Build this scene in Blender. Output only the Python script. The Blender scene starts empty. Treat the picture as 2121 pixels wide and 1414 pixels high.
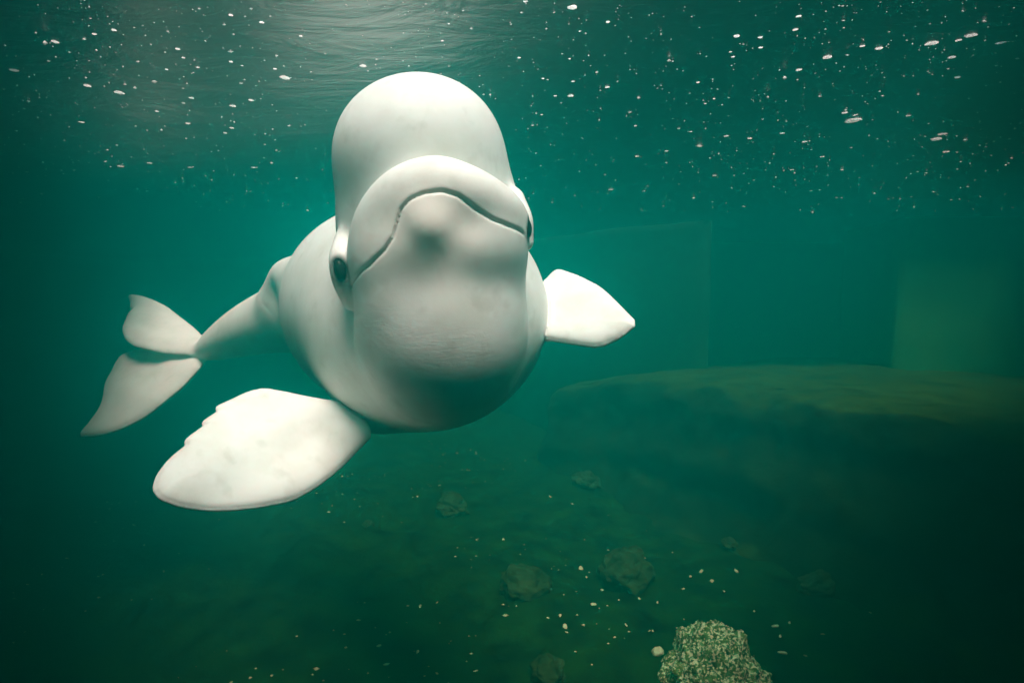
import bpy, bmesh, math, random, time
import numpy as np
from mathutils import Vector, noise, Matrix
random.seed(7); rng = np.random.default_rng(7)
T0 = time.time()
scene = bpy.context.scene
C = scene.collection
# ---------------------------------------------------------------- camera, sky, sun, exposure
PITCH = math.radians(4.8)
FPX = 1264.0
cam_data = bpy.data.cameras.new('camera'); camera = bpy.data.objects.new('camera', cam_data); C.objects.link(camera); scene.camera = camera
cam_data.sensor_width = 36; cam_data.lens = 18*FPX/1060.5; cam_data.clip_start = .02; cam_data.clip_end = 500
camera.location = (0, 0, 0); camera.rotation_euler = (math.pi/2-PITCH, 0, 0)
SUN_EL, SUN_AZ = math.radians(65), math.radians(166)     # high sun, a little behind the viewing window
world = bpy.data.worlds.new('World'); scene.world = world; world.use_nodes = True
wn = world.node_tree; bg = wn.nodes['Background']
sky = wn.nodes.new('ShaderNodeTexSky'); sky.sky_type = 'NISHITA'; sky.sun_disc = False
sky.sun_elevation = SUN_EL; sky.sun_rotation = SUN_AZ
wn.links.new(sky.outputs[0], bg.inputs[0]); bg.inputs[1].default_value = .06
sun_data = bpy.data.lights.new('sun', 'SUN'); sun_data.energy = 4.6; sun_data.angle = math.radians(20); sun_data.color = (1, .925, .885)
sun = bpy.data.objects.new('sun', sun_data); C.objects.link(sun)
sd = Vector((math.sin(SUN_AZ)*math.cos(SUN_EL), math.cos(SUN_AZ)*math.cos(SUN_EL), math.sin(SUN_EL)))
sun.rotation_euler = sd.to_track_quat('Z', 'Y').to_euler(); sun.location = (0, 0, 6)
vs = scene.view_settings; vs.view_transform = 'Standard'; vs.look = 'None'; vs.exposure = 0.85; vs.gamma = 1
cy = scene.cycles
scene.render.engine = 'CYCLES'
cy.use_denoising = True; cy.volume_bounces = 2; cy.max_bounces = 10; cy.diffuse_bounces = 3; cy.glossy_bounces = 3; cy.transparent_max_bounces = 12
cy.caustics_reflective = False; cy.caustics_refractive = False; cy.sample_clamp_indirect = 4

SURF = .72          # height of the water surface above the viewing point
FLOOR = -2.0

# ---------------------------------------------------------------- helpers
def tag(o, label=None, cat=None, group=None, kind=None):
    if label: o['label'] = label
    if cat: o['category'] = cat
    if group: o['group'] = group
    if kind: o['kind'] = kind
    return o
def obj(name, me, mat=None, parent=None, loc=(0, 0, 0)):
    o = bpy.data.objects.new(name, me); C.objects.link(o); o.location = loc
    if mat and me: me.materials.append(mat)
    if parent: o.parent = parent
    return o
def material(name):
    m = bpy.data.materials.new(name); m.use_nodes = True
    return m, m.node_tree, m.node_tree.nodes['Principled BSDF']
def node(nt, kind, **kw):
    n = nt.nodes.new(kind)
    for k, v in kw.items():
        if k in n.inputs: n.inputs[k].default_value = v
        else: setattr(n, k, v)
    return n
def ramp(nt, src, stops):
    r = nt.nodes.new('ShaderNodeValToRGB'); e = r.color_ramp.elements
    while len(e) < len(stops): e.new(.5)
    for el, (p, c) in zip(e, stops): el.position = p; el.color = (*c, 1)
    nt.links.new(src, r.inputs[0]); return r
def fbm(p, o=4): return noise.fractal(Vector(p), 1.0, 2.0, o)

# ---------------------------------------------------------------- materials
def rock_material(name, dark, light, scale=6.0, bump=.6, speck=None, lit_top=None):
    m, nt, b = material(name)
    tc = node(nt, 'ShaderNodeTexCoord')
    n1 = node(nt, 'ShaderNodeTexNoise', Scale=scale, Detail=8.0, Roughness=.65); nt.links.new(tc.outputs['Object'], n1.inputs['Vector'])
    r = ramp(nt, n1.outputs['Fac'], [(.35, dark), (.68, light)])
    col = r.outputs[0]
    if speck:
        n2 = node(nt, 'ShaderNodeTexNoise', Scale=speck[0], Detail=3.0, Roughness=.6); nt.links.new(tc.outputs['Object'], n2.inputs['Vector'])
        r2 = ramp(nt, n2.outputs['Fac'], [(speck[1], (0, 0, 0)), (speck[1]+.07, (1, 1, 1))])
        mx = node(nt, 'ShaderNodeMixRGB'); mx.inputs[2].default_value = (*speck[2], 1)
        nt.links.new(r2.outputs[0], mx.inputs[0]); nt.links.new(col, mx.inputs[1]); col = mx.outputs[0]
    if lit_top:                                     # light painted into the colour of the upward faces
        ge = node(nt, 'ShaderNodeNewGeometry'); sx = node(nt, 'ShaderNodeSeparateXYZ'); nt.links.new(ge.outputs['Normal'], sx.inputs[0])
        r3 = ramp(nt, sx.outputs['Z'], [(.72, (0, 0, 0)), (.92, (1, 1, 1))])
        mm = node(nt, 'ShaderNodeMath', operation='MULTIPLY'); nt.links.new(r3.outputs[0], mm.inputs[0]); rn = ramp(nt, n1.outputs['Fac'], [(.3, (.15, .15, .15)), (.62, (1, 1, 1))]); nt.links.new(rn.outputs[0], mm.inputs[1])
        mx = node(nt, 'ShaderNodeMixRGB'); mx.inputs[2].default_value = (*lit_top, 1); nt.links.new(mm.outputs[0], mx.inputs[0]); nt.links.new(col, mx.inputs[1]); col = mx.outputs[0]
    nt.links.new(col, b.inputs['Base Color']); b.inputs['Roughness'].default_value = .9; b.inputs['Specular IOR Level'].default_value = .05
    bp = node(nt, 'ShaderNodeBump', Strength=bump, Distance=.03); nt.links.new(n1.outputs['Fac'], bp.inputs['Height']); nt.links.new(bp.outputs[0], b.inputs['Normal'])
    return m
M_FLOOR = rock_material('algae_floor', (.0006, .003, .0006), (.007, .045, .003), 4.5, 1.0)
M_LEDGE = rock_material('lit_top_rock', (.002, .008, .001), (.008, .022, .003), 4.0, .8, None, (.020, .055, .004))  # dark rock whose pale green tops are painted-in light
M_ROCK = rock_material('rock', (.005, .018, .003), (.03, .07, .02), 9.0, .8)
M_CRUST = rock_material('crusted_rock', (.012, .045, .006), (.16, .30, .06), 26.0, 1.0, (70.0, .50, (.66, .80, .46)))
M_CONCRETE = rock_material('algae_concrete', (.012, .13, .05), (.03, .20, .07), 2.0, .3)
M_DARKWALL = rock_material('dark_concrete', (.003, .025, .012), (.008, .045, .02), 2.0, .3)  # same concrete in a darker tone, so its top edge shows less
M_SHELL = rock_material('shell', (.34, .42, .20), (.58, .66, .40), 20.0, .2)
m, nt, b = material('white_fleck'); b.inputs['Base Color'].default_value = (.85, .83, .75, 1); b.inputs['Roughness'].default_value = .5; b.inputs['Subsurface Weight'].default_value = 1; b.inputs['Subsurface Radius'].default_value = (1, 1, 1); b.inputs['Subsurface Scale'].default_value = .02; M_FLECK = m

# water surface seen from below: Fresnel mirror at low angles, clear straight up
m, nt, b = material('water_surface'); nt.nodes.remove(b)
tc = node(nt, 'ShaderNodeTexCoord'); mp = node(nt, 'ShaderNodeMapping'); mp.inputs['Scale'].default_value = (1.0, 2.2, 1.0); nt.links.new(tc.outputs['Object'], mp.inputs[0])
n1 = node(nt, 'ShaderNodeTexNoise', Scale=2.6, Detail=5.0, Roughness=.6, Distortion=.8); nt.links.new(mp.outputs[0], n1.inputs['Vector'])
bp = node(nt, 'ShaderNodeBump', Strength=.17, Distance=.10); nt.links.new(n1.outputs['Fac'], bp.inputs['Height'])
fr = node(nt, 'ShaderNodeFresnel', IOR=1.33); nt.links.new(bp.outputs[0], fr.inputs['Normal'])
gl = node(nt, 'ShaderNodeBsdfGlossy', Roughness=.36); gl.distribution = 'MULTI_GGX'; gl.inputs['Color'].default_value = (.32, .32, .32, 1); nt.links.new(bp.outputs[0], gl.inputs['Normal'])
tr = node(nt, 'ShaderNodeBsdfTransparent'); mx = node(nt, 'ShaderNodeMixShader')
nt.links.new(fr.outputs[0], mx.inputs[0]); nt.links.new(tr.outputs[0], mx.inputs[1]); nt.links.new(gl.outputs[0], mx.inputs[2])
nt.links.new(mx.outputs[0], nt.nodes['Material Output'].inputs['Surface']); M_SURF = m

# the murky green water itself
m, nt, b = material('murky_water'); nt.nodes.remove(b)
pv = node(nt, 'ShaderNodeVolumePrincipled', Density=.40, Anisotropy=.72)
pv.inputs['Color'].default_value = (.002, .49, .43, 1); pv.inputs['Absorption Color'].default_value = (.40, .86, .60, 1)
nt.links.new(pv.outputs[0], nt.nodes['Material Output'].inputs['Volume']); M_WATER = m

# whale skin
m, nt, b = material('whale_skin')
tc = node(nt, 'ShaderNodeTexCoord')
n1 = node(nt, 'ShaderNodeTexNoise', Scale=7.0, Detail=6.0, Roughness=.6); nt.links.new(tc.outputs['Object'], n1.inputs['Vector'])
r = ramp(nt, n1.outputs['Fac'], [(.30, (.70, .68, .63)), (.55, (.80, .79, .76))])
n3 = node(nt, 'ShaderNodeTexNoise', Scale=16.0, Detail=5.0); nt.links.new(tc.outputs['Object'], n3.inputs['Vector'])
r3 = ramp(nt, n3.outputs['Fac'], [(.30, (.66, .65, .62)), (.42, (1, 1, 1))])
mul = node(nt, 'ShaderNodeMixRGB', blend_type='MULTIPLY'); mul.inputs[0].default_value = .35; nt.links.new(r.outputs[0], mul.inputs[1]); nt.links.new(r3.outputs[0], mul.inputs[2])
# faint rake marks and scratches
mps = node(nt, 'ShaderNodeMapping'); mps.inputs['Scale'].default_value = (2.2, 3.0, 1.2); mps.inputs['Rotation'].default_value = (.3, .5, .2); nt.links.new(tc.outputs['Object'], mps.inputs[0])
ns = node(nt, 'ShaderNodeTexNoise', Scale=3.2, Detail=1.5, Roughness=.4, Distortion=.4); nt.links.new(mps.outputs[0], ns.inputs['Vector'])
s1 = node(nt, 'ShaderNodeMath', operation='SUBTRACT'); s1.inputs[1].default_value = .5; nt.links.new(ns.outputs['Fac'], s1.inputs[0])
s2 = node(nt, 'ShaderNodeMath', operation='ABSOLUTE'); nt.links.new(s1.outputs[0], s2.inputs[0])
rs = ramp(nt, s2.outputs[0], [(.0, (.80, .79, .76)), (.012, (1, 1, 1))])
ms = node(nt, 'ShaderNodeMixRGB', blend_type='MULTIPLY'); ms.inputs[0].default_value = .12; nt.links.new(mul.outputs[0], ms.inputs[1]); nt.links.new(rs.outputs[0], ms.inputs[2]); mul = ms
bl = node(nt, 'ShaderNodeAttribute', attribute_name='blush'); mb = node(nt, 'ShaderNodeMixRGB'); mb.inputs[2].default_value = (.80, .67, .60, 1); nt.links.new(bl.outputs['Fac'], mb.inputs[0]); nt.links.new(mul.outputs[0], mb.inputs[1]); mul = mb
at = node(nt, 'ShaderNodeAttribute', attribute_name='pigment_shade')
mx = node(nt, 'ShaderNodeMixRGB'); mx.inputs[2].default_value = (.06, .06, .06, 1); nt.links.new(at.outputs['Fac'], mx.inputs[0]); nt.links.new(mul.outputs[0], mx.inputs[1])
nt.links.new(mx.outputs[0], b.inputs['Base Color']); b.inputs['Roughness'].default_value = .5; b.inputs['Specular IOR Level'].default_value = .2; b.inputs['Subsurface Weight'].default_value = .25; b.inputs['Subsurface Radius'].default_value = (.02, .012, .009); b.inputs['Subsurface Scale'].default_value = 1.0
# throat wrinkles
mp = node(nt, 'ShaderNodeMapping'); mp.inputs['Scale'].default_value = (7, 20, 42); nt.links.new(tc.outputs['Object'], mp.inputs[0])
n4 = node(nt, 'ShaderNodeTexNoise', Scale=1.0, Detail=5.0, Roughness=.6, Distortion=.6); nt.links.new(mp.outputs[0], n4.inputs['Vector'])
ab = node(nt, 'ShaderNodeMath', operation='SUBTRACT'); ab.inputs[1].default_value = .5; nt.links.new(n4.outputs['Fac'], ab.inputs[0])
ab2 = node(nt, 'ShaderNodeMath', operation='ABSOLUTE'); nt.links.new(ab.outputs[0], ab2.inputs[0])
mn = node(nt, 'ShaderNodeMath', operation='MINIMUM'); mn.inputs[1].default_value = .05; nt.links.new(ab2.outputs[0], mn.inputs[0])
wa = node(nt, 'ShaderNodeAttribute', attribute_name='wrinkle')
ml = node(nt, 'ShaderNodeMath', operation='MULTIPLY'); nt.links.new(mn.outputs[0], ml.inputs[0]); nt.links.new(wa.outputs['Fac'], ml.inputs[1])
bp = node(nt, 'ShaderNodeBump', Strength=.13, Distance=.05); nt.links.new(ml.outputs[0], bp.inputs['Height'])
bp2 = node(nt, 'ShaderNodeBump', Strength=.07, Distance=.03); nt.links.new(n1.outputs['Fac'], bp2.inputs['Height']); nt.links.new(bp.outputs[0], bp2.inputs['Normal'])
nt.links.new(bp2.outputs[0], b.inputs['Normal']); M_SKIN = m
m, nt, b = material('whale_eye'); b.inputs['Base Color'].default_value = (.008, .008, .009, 1); b.inputs['Roughness'].default_value = .3; b.inputs['Specular IOR Level'].default_value = .06; M_EYE = m
m, nt, b = material('whale_eyelid'); b.inputs['Base Color'].default_value = (.10, .095, .09, 1); b.inputs['Roughness'].default_value = .5; M_LID = m
# ---------------------------------------------------------------- beluga whale: one continuous implicit body
CF = np.array([0, math.cos(PITCH), -math.sin(PITCH)]); CU = np.array([0, math.sin(PITCH), math.cos(PITCH)]); CR = np.array([1.0, 0, 0])
def P(px, py, d):
    """point seen at photo position px,py, d metres in front of the viewing window"""
    return CR*((px-1060.5)/FPX*d) + CU*((707-py)/FPX*d) + CF*d

def smin(a, b, k):
    k = k*1.4                                # cubic blend: no visible edge where it starts
    h = np.maximum(k-np.abs(a-b), 0)/k
    return np.minimum(a, b) - h*h*h*k/6
def smax(a, b, k): return -smin(-a, -b, k)
FAR = .2
def ellip(p, c, r, M):
    r = np.array(r)
    out = np.sqrt(((p-c)**2).sum(1))-r.max()
    m = out < FAR
    if m.any():
        q = (p[m]-c) @ M.T
        k0 = np.sqrt(((q/r)**2).sum(1)); k1 = np.sqrt(((q/(r*r))**2).sum(1))
        out[m] = k0*(k0-1)/np.maximum(k1, 1e-6)
    return out
def catmull(pts, n):
    pts = np.array(pts, float); out = []
    P0 = np.vstack([2*pts[0]-pts[1], pts, 2*pts[-1]-pts[-2]])
    for i in range(len(pts)-1):
        a, b, c, d = P0[i:i+4]
        for t in np.linspace(0, 1, n, endpoint=False):
            out.append(0.5*((2*b)+(-a+c)*t+(2*a-5*b+4*c-d)*t*t+(-a+3*b-3*c+d)*t**3))
    out.append(pts[-1]); return np.array(out)
class Tube:
    """smooth tube round a spline with varying radius; rows = photo x, photo y, distance, radius"""
    def __init__(s, rows):
        s.T = catmull([np.append(P(a, b, c), r) for a, b, c, r in rows], 24)
        k = max(4, len(s.T)//(len(rows)*3))
        s.k = k; s.C = s.T[::k]
        if (len(s.T)-1) % k: s.C = np.vstack([s.C, s.T[-1]])
        s.c = s.T[:, :3].mean(0); s.R = (np.sqrt(((s.T[:, :3]-s.c)**2).sum(1))+s.T[:, 3]).max()
    def dist(s, p, i):
        i = np.clip(i, 0, len(s.T)-1.001); j = i.astype(int); f = (i-j)[:, None]
        q = s.T[j]*(1-f)+s.T[j+1]*f
        return np.sqrt(((p-q[:, :3])**2).sum(1))-q[:, 3]
    def __call__(s, p):
        out = np.sqrt(((p-s.c)**2).sum(1))-s.R
        m = out < FAR
        if not m.any(): return out
        q = p[m]; best = np.full(len(q), 99.0); bi = np.zeros(len(q))
        for j, c in enumerate(s.C):
            d = np.sqrt((q[:, 0]-c[0])**2+(q[:, 1]-c[1])**2+(q[:, 2]-c[2])**2)-c[3]
            w = d < best; best[w] = d[w]; bi[w] = j*s.k
        for st in (s.k*.7, s.k*.4, s.k*.2, 1.0, .5):
            a, b, c = s.dist(q, bi-st), s.dist(q, bi), s.dist(q, bi+st)
            den = a-2*b+c
            bi = np.clip(bi+np.clip(np.where(np.abs(den) > 1e-9, .5*(a-c)/np.where(np.abs(den) > 1e-9, den, 1), 0), -1, 1)*st, 0, len(s.T)-1)
        out[m] = s.dist(q, bi)
        return out
def tube(p, t): return t(p)
def frame(fwd, up):
    f = fwd/np.linalg.norm(fwd); s = np.cross(f, up); s /= np.linalg.norm(s); u = np.cross(s, f)
    return np.array([s, f, u])
def cam(x, y, z): return CR*x+CU*y+CF*z
def polydist(q, poly):
    d = np.full(len(q), 9.0); ins = np.zeros(len(q), bool)
    n = len(poly)
    for i in range(n):
        a = poly[i]; b = poly[(i+1) % n]; e = b-a; w = q-a
        t = np.clip((w@e)/(e@e), 0, 1); r = w-t[:, None]*e
        d = np.minimum(d, (r*r).sum(1))
        c = (a[1] <= q[:, 1]) != (b[1] <= q[:, 1])
        if abs(e[1]) > 1e-9:
            ins ^= c & (q[:, 0] < a[0]+(q[:, 1]-a[1])*e[0]/e[1])
    d = np.sqrt(d); d[ins] *= -1
    return d
class Blade:
    """thin flipper or fluke lobe: outline on a tilted plane, lens-shaped section, gentle curl"""
    def __init__(s, plane, outline, T, R, e, curl=0.0, bow=0.0):
        A, B, C = [P(*q) for q in plane]
        n = np.cross(B-A, C-A); n /= np.linalg.norm(n)
        if n@(-A) < 0: n = -n
        s.o = A; s.n = n; s.u = (B-A)/np.linalg.norm(B-A); s.v = np.cross(n, s.u)
        w = []
        for px, py in outline:
            r = P(px, py, 1.0); k = (A@n)/(r@n); X = r*k
            w.append([(X-A)@s.u, (X-A)@s.v])
        s.poly = np.array(w); s.T, s.R, s.e, s.curl, s.bow = T, R, e, curl, bow
        for _ in range(1): s.poly = np.stack([s.poly*.82+np.roll(s.poly, -1, 0)*.18, s.poly*.18+np.roll(s.poly, -1, 0)*.82], 1).reshape(-1, 2)
        c = s.poly.mean(0); s.c = s.o+s.u*c[0]+s.v*c[1]; s.rad = np.sqrt(((s.poly-c)**2).sum(1)).max()+.06
        s.L = abs(s.poly[:, 0]).max(); s.vc = c[1]
    def __call__(s, p):
        out = np.sqrt(((p-s.c)**2).sum(1)) - s.rad + .05
        m = out < .06
        if m.any():
            q = p[m]-s.o; uv = np.stack([q@s.u, q@s.v], 1)
            w = q@s.n - s.curl*(uv[:, 0]/s.L)**2 - .0035*np.sin(uv[:, 0]*19+uv[:, 1]*13)-.0025*np.sin(uv[:, 1]*41-uv[:, 0]*9)
            pd = polydist(uv, s.poly)
            t = np.clip(-pd/s.R, 0, 1); th = s.e+s.T*np.sqrt(np.maximum(1-(1-t)**2, 0))
            out[m] = np.where(pd < 0, (np.abs(w)-th)*.8, np.sqrt(pd*pd+w*w)-s.e)
        return out

def chain(rows, n=0): return Tube(rows)
HEAD = frame(cam(0.06, 0.22, -1.0), cam(-.17, 1, .22))   # side, forward (towards the window), up
SPINE = chain([(915, 640, 1.82, .25), (898, 650, 2.04, .375), (808, 638, 2.38, .398), (765, 630, 2.75, .375), (715, 637, 3.08, .30),
               (655, 650, 3.30, .225), (575, 663, 3.48, .185), (510, 685, 3.62, .150), (455, 710, 3.75, .105), (418, 727, 3.84, .055), (385, 735, 3.95, .022)], 4)
CHEST = chain([(850, 680, 2.08, .33), (818, 755, 2.10, .22), (790, 808, 2.10, .145)], 3)
LIP = chain([(766, 553, 1.575, .020), (774, 508, 1.55, .042), (795, 456, 1.51, .064), (835, 405, 1.46, .064), (900, 376, 1.425, .057), (965, 391, 1.435, .054),
             (1018, 418, 1.48, .050), (1054, 441, 1.53, .038), (1076, 464, 1.58, .018)], 10)
MOUTH = [(690, 590, 1.55), (733, 567, 1.475), (745, 559, 1.463), (765, 546, 1.44), (797, 519, 1.42), (815, 493, 1.41), (824, 464, 1.402), (833, 437, 1.398), (850, 416, 1.382), (880, 401, 1.37), (915, 397, 1.372), (948, 408, 1.385),
         (985, 436, 1.41), (1020, 457, 1.433), (1052, 469, 1.46), (1080, 479, 1.498), (1092, 490, 1.52), (1120, 505, 1.58)]
_m = np.array([HEAD@P(*q) for q in MOUTH])[:, [0, 2]]
JAWPOLY = np.vstack([_m, [[_m[-1, 0], _m[-1, 1]-.9], [_m[0, 0], _m[0, 1]-.9]]])
# hollows (+) and swellings (-) of the lower jaw: photo x, y, radius, depth
DIMPLES = [((HEAD@P(a, b, 1.41))[[0, 2]], r, z) for a, b, r, z in [(975, 470, .030, .002), (900, 505, .045, -.005), (850, 575, .065, .003), (1020, 572, .070, .004), (990, 522, .045, -.004), (850, 515, .045, -.003), (928, 640, .060, -.003), (1060, 610, .05, -.003), (770, 620, .05, -.003)]]
THROAT = chain([(912, 530, 1.615, .140), (914, 612, 1.632, .194), (918, 682, 1.69, .234), (915, 730, 1.80, .215), (911, 752, 1.96, .165)], 3)
RIDGE = chain([(700, 585, 2.85, .17), (640, 580, 3.02, .125), (594, 572, 3.15, .082), (590, 620, 3.3, .12)], 3)
BROWL = chain([(714, 500, 1.62, .026), (709, 535, 1.58, .033), (711, 578, 1.58, .029), (726, 625, 1.63, .022)], 3)
BROWR = chain([(1064, 415, 1.66, .03), (1080, 455, 1.625, .030), (1085, 500, 1.63, .026)], 3)
CHIN_LINE = chain([(900, 492, 1.40, .001), (912, 530, 1.41, .001), (928, 575, 1.45, .001), (926, 620, 1.5, .001)], 3)
FLIP1 = Blade([(745, 875, 1.93), (330, 1030, 1.47), (545, 811, 1.82)],
    [(768, 902), (742, 850), (700, 836), (660, 829), (600, 817), (545, 811), (515, 818), (480, 834), (450, 848), (449, 853), (453, 858), (422, 880), (420, 885), (424, 890), (386, 920), (383, 926), (385, 934), (350, 962), (325, 995), (316, 1025),
     (330, 1045), (370, 1057), (450, 1062), (530, 1055), (600, 1040), (650, 1010), (700, 970), (740, 930)], .022, .09, .006, curl=.03)
FLIP2 = Blade([(1110, 650, 2.02), (1322, 680, 1.80), (1158, 562, 2.08)],
    [(1090, 640), (1125, 590), (1150, 565), (1160, 562), (1200, 574), (1240, 595), (1285, 640), (1322, 680), (1290, 704), (1245, 721), (1190, 714), (1140, 705), (1095, 700)], .020, .08, .006, curl=.02)
LOBE1 = Blade([(420, 712, 3.86), (266, 640, 4.15), (300, 722, 3.85)],
    [(425, 705), (385, 668), (350, 642), (318, 623), (290, 615), (268, 613), (274, 628), (271, 637), (280, 639), (271, 648), (262, 665), (256, 682), (262, 702), (285, 716), (320, 725), (380, 732), (420, 735)], .02, .10, .010)
LOBE2 = Blade([(410, 740, 3.84), (165, 903, 3.75), (255, 735, 4.1)],
    [(425, 725), (375, 727), (330, 724), (285, 726), (255, 737), (240, 755), (226, 785), (217, 815), (210, 845), (190, 875), (165, 903), (200, 902), (240, 893), (285, 870), (330, 840), (375, 800), (420, 755)], .025, .10, .010)
def eye_frame(n, along):
    v = along-n*(along@n); v /= np.linalg.norm(v)
    return np.array([np.cross(v, n), n, v])
EYE_R_SIZE = np.array([.0150, .012, .025])

def body_sdf(p):
    spine = tube(p, SPINE)
    spine = smin(spine, tube(p, RIDGE), .11)
    spine = smin(spine, tube(p, CHEST), .08)
    d = smin(spine, np.minimum(LOBE1(p), LOBE2(p)), .03)
    near = np.sqrt(((p-P(900, 500, 1.7))**2).sum(1)) < .75
    if near.any():
        q = p[near]
        f = face_sdf(q); dn = d[near]
        w = np.clip((.05-q[:, 2])/.45, 0, 1); w = w*w*(3-2*w)
        d[near] = smin(dn, f, .035+.05*w)+.004*(1-w)*np.exp(-((dn-f)/.012)**2)
        for c, M in EYES:
            d[near] = smax(d[near], -(ellip(q, c, EYE_R_SIZE, M)-.001), .006)
    fl = np.minimum(FLIP1(p), FLIP2(p))
    return smin(d, fl, .03) + .006*np.exp(-((d-fl)/.007)**2)*(fl < .03)

EYES = []
def place_eye(px, py, along):
    for dd in np.arange(1.3, 2.0, .002):
        c = P(px, py, dd)[None]
        if body_sdf(c)[0] < 0: break
    g = np.array([(body_sdf(c+np.eye(3)[i]*.004)-body_sdf(c-np.eye(3)[i]*.004))[0] for i in range(3)]); g /= np.linalg.norm(g)
    return c[0]-g*.005, eye_frame(g, cam(*along))
def face_sdf(p):
    cran = ellip(p, P(896, 485, 1.76), (.266, .245, .24), HEAD)
    melon = ellip(p, P(868, 316, 1.665), (.226, .215, .193), HEAD)
    head = smin(melon, cran, .13)
    head = smin(head, np.minimum(tube(p, BROWL), tube(p, BROWR)), .035)
    jaw = ellip(p, P(912, 522, 1.605), (.200, .195, .125), HEAD)
    jaw = smin(jaw, np.minimum(ellip(p, P(826, 522, 1.565), (.09, .10, .09), HEAD), ellip(p, P(1002, 500, 1.565), (.09, .11, .085), HEAD)), .10)
    jaw = smin(jaw, ellip(p, P(902, 445, 1.50), (.082, .108, .068), HEAD), .11)
    jaw = smin(jaw, ellip(p, P(890, 446, 1.402), (.036, .027, .036), HEAD), .05)
    jaw = smin(jaw, tube(p, THROAT), .13)
    su = (p@HEAD.T)[:, [0, 2]]
    for c, r, a in DIMPLES: jaw = jaw + a*np.exp(-((su-c)**2).sum(1)/(r*r))
    cl = tube(p, CHIN_LINE)
    jaw = jaw + .0015*np.exp(-(cl/.010)**2)
    lip = tube(p, LIP)
    t = np.full(len(p), .3)
    m = lip < .12
    if m.any(): t[m] = polydist(su[m], JAWPOLY)
    mass = smin(lip, jaw, .055)
    ta = np.abs(t)
    fade = np.ones(len(p))
    for c, M in EYES: fade *= np.clip((np.sqrt(((p-c)**2).sum(1))-.034)/.02, 0, 1)
    mass = mass + np.where(m, .0048*np.exp(-(t/.0038)**2) + .0015/(1+np.exp(np.clip(t/.002, -30, 30)))*np.exp(-ta/.03), 0)*fade
    return smin(head, mass, .012)

_e = [place_eye(703, 558, (.3, -1, 0)), place_eye(1096, 474, (.05, -1, 0))]
#print('eyes', [(m[1]@CR, m[1]@CU, m[1]@CF) for _, m in _e])
EYES = _e
def chunked(fn, p, n=300000):
    return np.concatenate([fn(p[i:i+n]) for i in range(0, len(p), n)])

def surface_nets(fn, lo, hi, h, to_world):
    """sparse surface nets on a lattice that is finer where the whale is nearer; three levels of refinement"""
    lo = np.array(lo); R = (4, 4)
    H = h*16
    nc = np.ceil((np.array(hi)-lo)/H).astype(int)
    idx = np.stack(np.meshgrid(*[np.arange(k) for k in nc], indexing='ij'), -1).reshape(-1, 3)
    off = np.stack(np.meshgrid(*[np.arange(4)]*3, indexing='ij'), -1).reshape(-1, 3)
    for r in R:
        w, sc_ = to_world(lo+(idx+.5)*H)
        fc = chunked(fn, w)
        idx = idx[np.abs(fc) < H*sc_*1.9]
        idx = (idx[:, None]*r+off[None]).reshape(-1, 3); H /= r
    N = nc*16
    w, _ = to_world(lo+idx*h)
    val = chunked(fn, w).astype(np.float32)
    flat = np.full(N[0]*N[1]*N[2], np.nan, np.float32)
    st = np.array([N[1]*N[2], N[2], 1])
    key = idx@st
    flat[key] = val
    ok = (idx < N-2).all(1) & (idx > 1).all(1)
    key = np.sort(key[ok])
    corners = np.array([[i, j, k] for i in (0, 1) for j in (0, 1) for k in (0, 1)])
    vals = np.stack([flat[key+c@st] for c in corners], 1)
    neg = vals < 0
    act = neg.any(1) & ~neg.all(1) & ~np.isnan(vals).any(1)
    key = key[act]; vals = vals[act]
    acc = np.zeros((len(key), 3)); cnt = np.zeros(len(key))
    for a in range(8):
        for b in range(a+1, 8):
            dlt = corners[b]-corners[a]
            if abs(dlt).sum() != 1: continue
            m = (vals[:, a] < 0) != (vals[:, b] < 0)
            t = np.where(m, vals[:, a]/np.where(m, vals[:, a]-vals[:, b], 1), 0)
            acc += m[:, None]*(corners[a]+t[:, None]*dlt); cnt += m
    base = np.stack([key//st[0], key % st[0]//st[1], key % st[1]], 1)
    V, hs = to_world(lo+(base+acc/cnt[:, None])*h)
    hs = hs*h
    faces = []
    for ax in range(3):
        b, c = (ax+1) % 3, (ax+2) % 3
        s0 = flat[key] < 0; s1 = flat[key+st[ax]] < 0
        for sgn in (0, 1):
            m = (s0 & ~s1) if sgn == 0 else (~s0 & s1)
            k = key[m]
            q = np.stack([k, k-st[b], k-st[b]-st[c], k-st[c]], 1)
            ii = np.minimum(np.searchsorted(key, q), len(key)-1)
            ii = ii[(key[ii] == q).all(1)]
            faces.append(ii if sgn == 0 else ii[:, ::-1])
    Fq = np.concatenate(faces)
    for _ in range(2):                      # settle the vertices on the true surface
        f0 = chunked(fn, V); e = .0015
        g = np.stack([chunked(fn, V+np.eye(3)[a]*e)-f0 for a in range(3)], 1)/e
        V = V-np.clip(f0/np.maximum((g*g).sum(1), .2), -hs*.5, hs*.5)[:, None]*g
    return V, Fq
def lattice(q):
    d = np.exp(q[:, 2])
    return CR*(q[:, :1]*d[:, None])+CU*(q[:, 1:2]*d[:, None])+CF*d[:, None], d
def whale_mesh(s=.0025, box=(130, 120, 1.2, 1350, 1090, 4.5)):
    return surface_nets(body_sdf, ((box[0]-1060.5)/FPX, (707-box[4])/FPX, math.log(box[2])), ((box[3]-1060.5)/FPX, (707-box[1])/FPX, math.log(box[5])), s, lattice)

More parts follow.
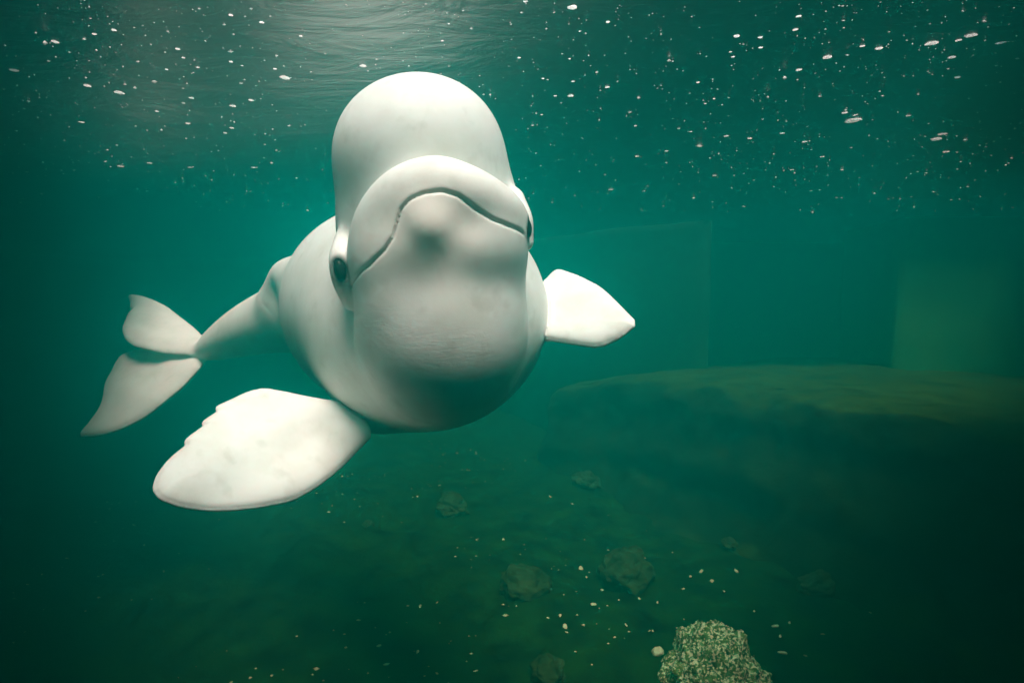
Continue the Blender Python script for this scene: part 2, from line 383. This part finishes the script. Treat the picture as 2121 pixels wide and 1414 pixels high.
def make_mesh(name, V, Fq):
    me = bpy.data.meshes.new(name)
    me.vertices.add(len(V)); me.vertices.foreach_set('co', np.asarray(V, np.float32).ravel())
    n = Fq.shape[1]
    me.loops.add(Fq.size); me.loops.foreach_set('vertex_index', Fq.astype(np.int32).ravel())
    me.polygons.add(len(Fq)); me.polygons.foreach_set('loop_start', np.arange(0, Fq.size, n, dtype=np.int32))
    me.update(calc_edges=True); me.validate()
    me.polygons.foreach_set('use_smooth', np.ones(len(me.polygons), bool))
    return me

# ---------------------------------------------------------------- setting: pool floor, water, walls
def grid(name, xs, ys, fz):
    V = [(x, y, fz(x, y)) for y in ys for x in xs]; n = len(xs)
    F = [(j*n+i, j*n+i+1, (j+1)*n+i+1, (j+1)*n+i) for j in range(len(ys)-1) for i in range(n-1)]
    me = bpy.data.meshes.new(name); me.from_pydata(V, [], F); me.polygons.foreach_set('use_smooth', [True]*len(F)); me.update()
    return me
def span(a, b, n): return [a+(b-a)*i/(n-1) for i in range(n)]
def floor_z(x, y): return FLOOR + .09*fbm((x*.7, y*.7, 3), 4) + .03*fbm((x*2.6, y*2.6, 8), 3)
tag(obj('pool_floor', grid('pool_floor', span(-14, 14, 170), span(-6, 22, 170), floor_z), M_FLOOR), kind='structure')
def surf_z(x, y): return SURF + .025*fbm((x*.9, y*1.5, 1), 4)
tag(obj('water_surface', grid('water_surface', span(-14, 14, 220), span(-6, 22, 220), surf_z), M_SURF), kind='structure')
hz = bpy.data.meshes.new('haze'); bm = bmesh.new(); bmesh.ops.create_cube(bm, size=1); bm.to_mesh(hz); bm.free()
haze = obj('haze', hz, M_WATER); haze.scale = (32, 32, 5.2); haze.location = (0, 8, SURF+.9-2.6); tag(haze, 'murky teal green water filling the whole pool', 'water', kind='stuff')

# unseen slabs added above the water, cut so only the middle stays lit
def shade_slab(name, outline):
    bm = bmesh.new()
    lo = [bm.verts.new((x, y, SURF+.42)) for x, y in outline]; hi = [bm.verts.new((x, y, SURF+.67)) for x, y in outline]
    n = len(lo); bm.faces.new(lo[::-1]); bm.faces.new(hi)
    for i in range(n): bm.faces.new((lo[i], lo[(i+1) % n], hi[(i+1) % n], hi[i]))
    me = bpy.data.meshes.new(name); bm.to_mesh(me); bm.free()
    return tag(obj(name, me, M_CONCRETE), kind='structure')
shade_slab('added_shade_slab', [(-15, -7), (15, -7), (15, .40), (-15, .40)])
shade_slab('added_shade_slab', [(-15, .41), (-.6, .41), (-.8, .6), (-1.3, 1.5), (-2.2, 2.9), (-2.4, 4.2), (-1.7, 12), (-15, 12)])
shade_slab('added_shade_slab', [(.95, .41), (15, .41), (15, 12), (1.6, 12), (2.35, 5.9), (5.0, 5.5), (4.8, 4.3), (3.3, 3.0), (2.4, 2.8), (1.8, 2.4), (1.4, 1.5), (1.15, .8)])
shade_slab('added_shade_slab', [(-15, 12.01), (15, 12.01), (15, 23), (-15, 23)])
def slab(name, prof, z0, z1, thick, mat, seed):
    """rough poured wall along a plan line, with its own thickness"""
    V, F = [], []; nz = 24
    pts = []
    for a, b_ in zip(prof[:-1], prof[1:]):
        n = max(2, int((Vector(b_)-Vector(a)).length/.1))
        pts += [Vector(a).lerp(Vector(b_), i/n) for i in range(n)]
    pts.append(Vector(prof[-1]))
    n = len(pts)
    for side in (0, 1):
        for i, p in enumerate(pts):
            t = (pts[min(i+1, n-1)]-pts[max(i-1, 0)]).normalized(); nrm = Vector((-t.y, t.x))
            q = p+nrm*thick*side
            for k in range(nz):
                z = z0+(z1-z0)*k/(nz-1); w = .02*fbm((q.x*1.5, q.y*1.5, z*1.5+seed), 3)
                V.append((q.x+nrm.x*w, q.y+nrm.y*w, z))
    m_ = n*nz
    for i in range(n-1):
        for k in range(nz-1):
            a = i*nz+k; F.append((a, a+nz, a+nz+1, a+1)); F.append((m_+a, m_+a+1, m_+a+nz+1, m_+a+nz))
        F.append((i*nz+nz-1, (i+1)*nz+nz-1, m_+(i+1)*nz+nz-1, m_+i*nz+nz-1))
    for i in (0, n-1):
        for k in range(nz-1):
            a = i*nz+k; F.append((a, a+1, m_+a+1, m_+a))
    me = bpy.data.meshes.new(name); me.from_pydata(V, [], F); me.update()
    bm = bmesh.new(); bm.from_mesh(me); bmesh.ops.recalc_face_normals(bm, faces=bm.faces); bm.to_mesh(me); bm.free()
    me.polygons.foreach_set('use_smooth', [True]*len(me.polygons)); me.materials.append(mat); return me
WB, WT = FLOOR-.15, SURF+.05
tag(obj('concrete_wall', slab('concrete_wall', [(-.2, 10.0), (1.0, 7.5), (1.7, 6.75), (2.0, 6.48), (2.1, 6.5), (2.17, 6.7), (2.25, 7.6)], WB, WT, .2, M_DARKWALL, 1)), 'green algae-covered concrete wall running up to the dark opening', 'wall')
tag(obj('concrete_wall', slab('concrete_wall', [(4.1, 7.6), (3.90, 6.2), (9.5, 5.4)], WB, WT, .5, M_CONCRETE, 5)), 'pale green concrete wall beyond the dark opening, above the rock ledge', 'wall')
tag(obj('passage_wall', slab('passage_wall', [(1.9, 9.5), (5.2, 9.2)], WB, WT, .4, M_LEDGE, 9)), 'dark wall deep inside the opening between the concrete walls', 'wall')

for nm, pr in (('added_wall_near', [(11, -1.2), (-11, -1.2)]), ('added_wall_left', [(-10, -1.1), (-10, 15)]), ('added_wall_right', [(10, 15), (10, -1.1)]), ('added_wall_far', [(-11, 15.1), (11, 15.1)])):
    tag(obj(nm, slab(nm, pr, FLOOR-.3, SURF+.415, .4, M_LEDGE, 3)), kind='structure')  # pool sides added to keep outside sky light from leaking in

# rock ledge: loft of a rough profile along its edge
def make_ledge():
    edge = catmull([(4.9, 1.2, -.86, 0), (3.3, 3.0, -.84, 0), (2.75, 3.75, -.82, 0), (2.1, 4.7, -.80, 0), (1.35, 6.0, -.84, 0), (.5, 7.2, -1.15, 0)], 26)[:, :3]
    prof = [(3.4, -.03), (2.4, .0), (1.6, -.01), (1.0, .0), (.6, .015), (.35, .01), (.15, .0), (.0, -.03), (-.10, -.10), (-.14, -.22), (-.10, -.38), (-.16, -.55), (-.26, -.72), (-.24, -.90), (-.38, -1.08), (-.55, -1.22), (-.8, -1.4)]
    prof = catmull([(a, b_, 0) for a, b_ in prof], 4)[:, :2]
    V, F = [], []
    n = len(prof)
    for i, e in enumerate(edge):
        t = edge[min(i+1, len(edge)-1)]-edge[max(i-1, 0)]; t /= np.linalg.norm(t); nrm = np.array([t[1], -t[0], 0])
        if nrm[0] < 0: nrm = -nrm
        for a, dz in prof:
            q = e+nrm*a+np.array([0, 0, dz])
            s = .10*fbm(q*1.3, 5)+.05*fbm(q*4.0+7, 4)
            k = .35 if a > .2 else 1.0
            V.append((q[0]-nrm[0]*s*k, q[1]-nrm[1]*s*k, q[2]+s*(.35 if a > .2 else .3)))
    for i in range(len(edge)-1):
        for j in range(n-1):
            F.append((i*n+j, i*n+j+1, (i+1)*n+j+1, (i+1)*n+j))
    me = bpy.data.meshes.new('rock_ledge'); me.from_pydata(V, [], F); me.polygons.foreach_set('use_smooth', [True]*len(F)); me.update()
    return me
tag(obj('rock_ledge', make_ledge(), M_LEDGE), 'long rock ledge with green top painted as lit and dark drop in front of the concrete walls', 'ledge')

# ---------------------------------------------------------------- stones
def stone_mesh(name, r, seed, sub=4, rough=.22, fine=.06):
    bm = bmesh.new(); bmesh.ops.create_icosphere(bm, subdivisions=sub, radius=1)
    for v in bm.verts:
        p = v.co.copy(); q = p+Vector((seed*3.1, seed*1.7, seed))
        k = 1+rough*fbm(q*1.2, 3)+fine*fbm(q*4, 4)+fine*.5*abs(fbm(q*9, 3))
        v.co = Vector((p.x*r[0], p.y*r[1], p.z*r[2]))*k
    me = bpy.data.meshes.new(name); bm.to_mesh(me); bm.free(); me.polygons.foreach_set('use_smooth', [True]*len(me.polygons)); return me
def on_floor(px, py):
    r = P(px, py, 1.0); k = FLOOR/r[2]; x, y = r[0]*k, r[1]*k
    for _ in range(3):
        k = floor_z(x, y)/r[2]; x, y = r[0]*k, r[1]*k
    return x, y, floor_z(x, y)
def stone(px, py, r, label, seed, mat, name='stone', sub=5, sink=.62, rough=.30, fine=.09):
    x, y, z = on_floor(px, py)
    o = obj(name, stone_mesh(name, r, seed, sub, rough, fine), mat, None, (x, y, z+r[2]*(1-sink)-.0))
    o.rotation_euler.z = seed; tag(o, label, 'rock'); return o
def stone_at(x, y, z, r, label, seed, mat, sub, rough, fine):
    o = obj('boulder', stone_mesh('boulder', r, seed, sub, rough, fine), mat, None, (x, y, z)); tag(o, label, 'rock'); return o
stone_at(1.04, 2.98, -2.03, (.255, .28, .28), 'large pale speckled boulder crusted with growth on the pool floor', 2.3, M_CRUST, 6, .20, .13)
stone_at(1.47, 2.80, -2.02, (.085, .09, .10), 'small mossy stone to the right of the speckled boulder', 4.1, M_CRUST, 4, .2, .1)
stone(1300, 1195, (.24, .17, .12), 'low pale-topped mossy rock in the middle of the pool floor', 1.2, M_ROCK)
stone(1085, 1225, (.17, .16, .12), 'rounded dark mossy rock left of the low pale-topped rock', 3.3, M_ROCK)
stone(935, 1058, (.20, .13, .11), 'pale rock far off on the floor below the whale', 5.2, M_ROCK)
stone(1505, 1112, (.13, .11, .10), 'small green rock with a flat stone in front of it', 6.4, M_ROCK)
stone(1512, 1128, (.10, .06, .03), 'flat stone slab lying in front of the small green rock', 7.7, M_ROCK)
stone(1215, 1003, (.15, .12, .09), 'faint mossy rock far off at the foot of the ledge', 8.8, M_ROCK)
stone(1700, 1220, (.18, .10, .09), 'dark half-buried rock below the dark drop of the ledge', 9.9, M_ROCK)
stone(1135, 1400, (.09, .09, .07), 'shaggy mossy stone left of the speckled boulder, at a distance', 11.2, M_ROCK)
stone(1362, 1352, (.03, .03, .025), 'round pebble lying against the left flank of the speckled boulder', 12.5, M_SHELL, 'pebble', 3)
stone(763, 1090, (.05, .045, .04), 'lone small grey stone below the whale flipper', 14.1, M_ROCK)

# pale shell bits lying about on the floor
shell_me = [stone_mesh('shell_fragment', (1, .6, .3), 20+i, 2, .3, .2) for i in range(5)]
for me in shell_me: me.materials.append(M_SHELL)
shells = [(1170, 1298, 13), (1174, 1310, 8), (1297, 1295, 8), (1525, 1182, 11), (1229, 1252, 12), (1203, 1178, 13), (1258, 1255, 7), (1272, 1256, 6), (1311, 1262, 10), (800, 1376, 12), (785, 1338, 10), (911, 1291, 9), (1703, 1314, 11),
          (1620, 1352, 18), (1616, 1318, 8), (1668, 1358, 9), (1605, 1297, 14), (1805, 1270, 14), (1930, 1262, 13), (1452, 1184, 10), (1474, 1204, 12), (1430, 1194, 8), (1576, 1160, 10), (1247, 1222, 9), (1282, 1243, 6), (1324, 1240, 6),
          (1362, 1248, 6), (1215, 1196, 7), (1345, 1307, 6), (1352, 1307, 6), (1273, 1320, 6), (1226, 1377, 6), (985, 1390, 10), (865, 1350, 7), (905, 1395, 7), (1562, 1266, 6), (1500, 1225, 7), (1415, 1220, 7), (1140, 1030, 9), (1185, 1044, 8),
          (1303, 988, 9), (1349, 986, 7), (1635, 1290, 8), (1798, 1197, 9), (1815, 1262, 10), (905, 1248, 6), (870, 1256, 7), (845, 1255, 6), (1192, 1350, 6), (1290, 1216, 5), (1160, 1275, 8), (1135, 1280, 6)]
for i, (px, py, w) in enumerate(shells):
    x, y, z = on_floor(px, py); d = math.hypot(y, 2.0)
    o = obj('shell_fragment', shell_me[i % 5], None, None, (x, y, z+.004)); s = w/2/FPX*d
    o.scale = (s, s, s); o.rotation_euler = (rng.uniform(-.5, .5), rng.uniform(-.5, .5), rng.uniform(0, 6.3))
    tag(o, 'small pale shell fragment lying on the dark green pool floor', 'shell', 'shell fragments on the pool floor')
def specks(name, pts, sizes, mat, label, cat):
    base = np.array([(1, 0, 0), (-1, 0, 0), (0, 1, 0), (0, -1, 0), (0, 0, 1), (0, 0, -1)], float)
    fc = np.array([(0, 2, 4), (2, 1, 4), (1, 3, 4), (3, 0, 4), (2, 0, 5), (1, 2, 5), (3, 1, 5), (0, 3, 5)])
    n = len(pts)
    jit = rng.uniform(.5, 1.3, (n, 6, 1)); ax = np.stack([rng.uniform(.8, 1.6, n), rng.uniform(.7, 1.2, n), rng.uniform(.4, .9, n)], 1)
    V = (pts[:, None]+base[None]*jit*ax[:, None]*sizes[:, None, None]).reshape(-1, 3)
    F = (fc[None]+np.arange(n)[:, None, None]*6).reshape(-1, 3)
    o = obj(name, make_mesh(name, V, F), mat); tag(o, label, cat, kind='stuff'); return o
k = 1500
q = np.stack([rng.uniform(-4, 4, k), rng.uniform(1.5, 8, k)], 1)
keep = np.array([fbm((a*.8, b_*.8, 21), 3) > .02 for a, b_ in q]); q = q[keep]
pts = np.array([(a, b_, floor_z(a, b_)+.004) for a, b_ in q])
specks('floor_gravel', pts, np.exp(rng.normal(math.log(.006), .5, len(pts))), M_SHELL, 'fine scattered grit and shell crumbs over the pool floor', 'gravel')
WHALE_RES = .003

# ---------------------------------------------------------------- build the whale
V, F = whale_mesh(WHALE_RES)
me = make_mesh('body', V, F)
eye_d = np.min([ellip(V, c, EYE_R_SIZE, M) for c, M in EYES], 0)
lip_d = LIP(V); tt = np.full(len(V), .3); mm = lip_d < .1; tt[mm] = polydist((V[mm]@HEAD.T)[:, [0, 2]], JAWPOLY)
pig_shade = np.clip(.93*np.exp(-(np.maximum(eye_d-.004, 0)/.010)**2) + .22*np.exp(-(tt/.0025)**2)*(V[:, 1] < 1.75), 0, 1)  # eye ring pigment; mouth line partly pigment, partly painted crease shade
a = me.attributes.new('pigment_shade', 'FLOAT', 'POINT'); a.data.foreach_set('value', pig_shade.astype(np.float32))
d = V@CF; px = 1060.5+(V@CR)/d*FPX; py = 707-(V@CU)/d*FPX
arc = py-(745-((px-920)/170)**2*75)                     # band of throat folds in the body's own surface
wr = np.exp(-(arc/60)**2)*np.exp(-((px-930)/190)**4)*(d < 2.1)
a = me.attributes.new('wrinkle', 'FLOAT', 'POINT'); a.data.foreach_set('value', wr.astype(np.float32))
bv = .65*np.exp(-(((V-P(900, 480, 1.40))**2).sum(1))/.13**2)
a = me.attributes.new('blush', 'FLOAT', 'POINT'); a.data.foreach_set('value', bv.astype(np.float32))
whale = bpy.data.objects.new('beluga_whale', None); C.objects.link(whale); whale.location = (0, 0, 0)
tag(whale, 'white beluga whale swimming towards the window with flippers spread', 'whale')
body = obj('body', me, M_SKIN, whale)
for c_, M_ in EYES:
    bm = bmesh.new(); bmesh.ops.create_uvsphere(bm, u_segments=32, v_segments=20, radius=1)
    em = bpy.data.meshes.new('eye'); bm.to_mesh(em); bm.free(); em.polygons.foreach_set('use_smooth', [True]*len(em.polygons))
    eo = obj('eye', em, M_EYE, whale, tuple(c_)); eo['label'] = 'small dark glossy eye'
    eo.rotation_euler = Matrix(M_.T.tolist()).to_euler(); eo.scale = tuple(EYE_R_SIZE)

# ---------------------------------------------------------------- flecks drifting just under the surface
def under_surface(px, py, dz=.03):
    r = P(px, py, 1.0); k = (SURF-dz)/r[2]
    for _ in range(3): k = (surf_z(r[0]*k, r[1]*k)-dz)/r[2]
    return r*k
fleck_me = [stone_mesh('floating_fleck', (1, .65, .5), 40+i, 2, .35, .2) for i in range(5)]
for me_ in fleck_me: me_.materials.append(M_FLECK)
flecks = [(590, 161, 22), (478, 32, 10), (542, 47, 11), (635, 48, 7), (623, 75, 8), (478, 128, 9), (501, 136, 8), (482, 220, 14), (397, 203, 15), (520, 208, 12), (480, 265, 12), (389, 256, 11), (466, 276, 8), (247, 192, 20), (181, 178, 14), (114, 87, 13),
          (368, 102, 10), (236, 63, 10), (195, 71, 9), (30, 146, 20), (168, 253, 10), (325, 231, 8), (300, 208, 8), (345, 144, 7), (410, 140, 7), (380, 120, 7), (565, 268, 7), (250, 345, 14), (393, 347, 9), (525, 347, 10), (310, 338, 10), (570, 143, 9),
          (752, 137, 16), (929, 50, 9), (916, 85, 7), (1012, 39, 12), (1030, 50, 7), (1185, 16, 22), (1089, 2, 16), (1201, 65, 9), (1180, 122, 7), (1258, 181, 12), (1182, 199, 15), (1150, 199, 8), (1187, 169, 8), (1116, 152, 8), (1125, 163, 8), (1075, 120, 8),
          (1259, 46, 10), (1236, 150, 6), (1446, 171, 9), (1479, 205, 7), (1460, 215, 6), (1518, 118, 8), (1513, 108, 6), (1526, 75, 14), (1575, 78, 10), (1575, 99, 9), (1647, 62, 11), (1654, 34, 11), (1655, 145, 13), (1714, 119, 19), (1820, 101, 14), (1930, 90, 22),
          (2012, 74, 18), (2075, 88, 18), (1972, 119, 14), (1985, 160, 13), (1985, 84, 11), (1786, 96, 10), (1768, 250, 32), (1770, 238, 15), (1749, 234, 12), (1881, 240, 9), (1952, 278, 16), (1940, 288, 22), (1960, 315, 12), (1619, 276, 13), (1666, 294, 12),
          (1504, 282, 11), (1553, 287, 11), (1580, 247, 9), (1430, 273, 8), (1316, 261, 8), (1703, 325, 9), (1480, 364, 11), (1320, 324, 10), (1380, 313, 9), (1265, 393, 13), (1540, 428, 9), (1338, 340, 8), (1712, 350, 9), (1640, 352, 8), (1103, 260, 7), (1122, 238, 8)]
for i, (px, py, w) in enumerate(flecks):
    s_ = w/2/FPX*np.linalg.norm(under_surface(px, py, 0))*.75; p = under_surface(px, py, s_*.10); s = s_ # w/2/FPX*np.linalg.norm(p)*.68
    o = obj('floating_fleck', fleck_me[i % 5], None, None, tuple(p)); o.scale = (s, s*1.6, s*.22); o.rotation_euler = (0, 0, rng.uniform(-.6, .6))
    tag(o, 'small white fleck floating just beneath the water surface', 'fleck', 'white flecks beneath the water surface')
k = 1700
q = np.stack([rng.uniform(0, 2121, k), rng.uniform(-40, 440, k)], 1)
pts = np.array([under_surface(a, b_, .001+.03*rng.random()**5) for a, b_ in q])
sz = np.exp(rng.normal(math.log(1.1), .45, k))/FPX*np.linalg.norm(pts, axis=1)
specks('drifting_specks', pts, sz, M_FLECK, 'countless tiny bright specks drifting under the water surface', 'particles')
print('script', time.time()-T0)
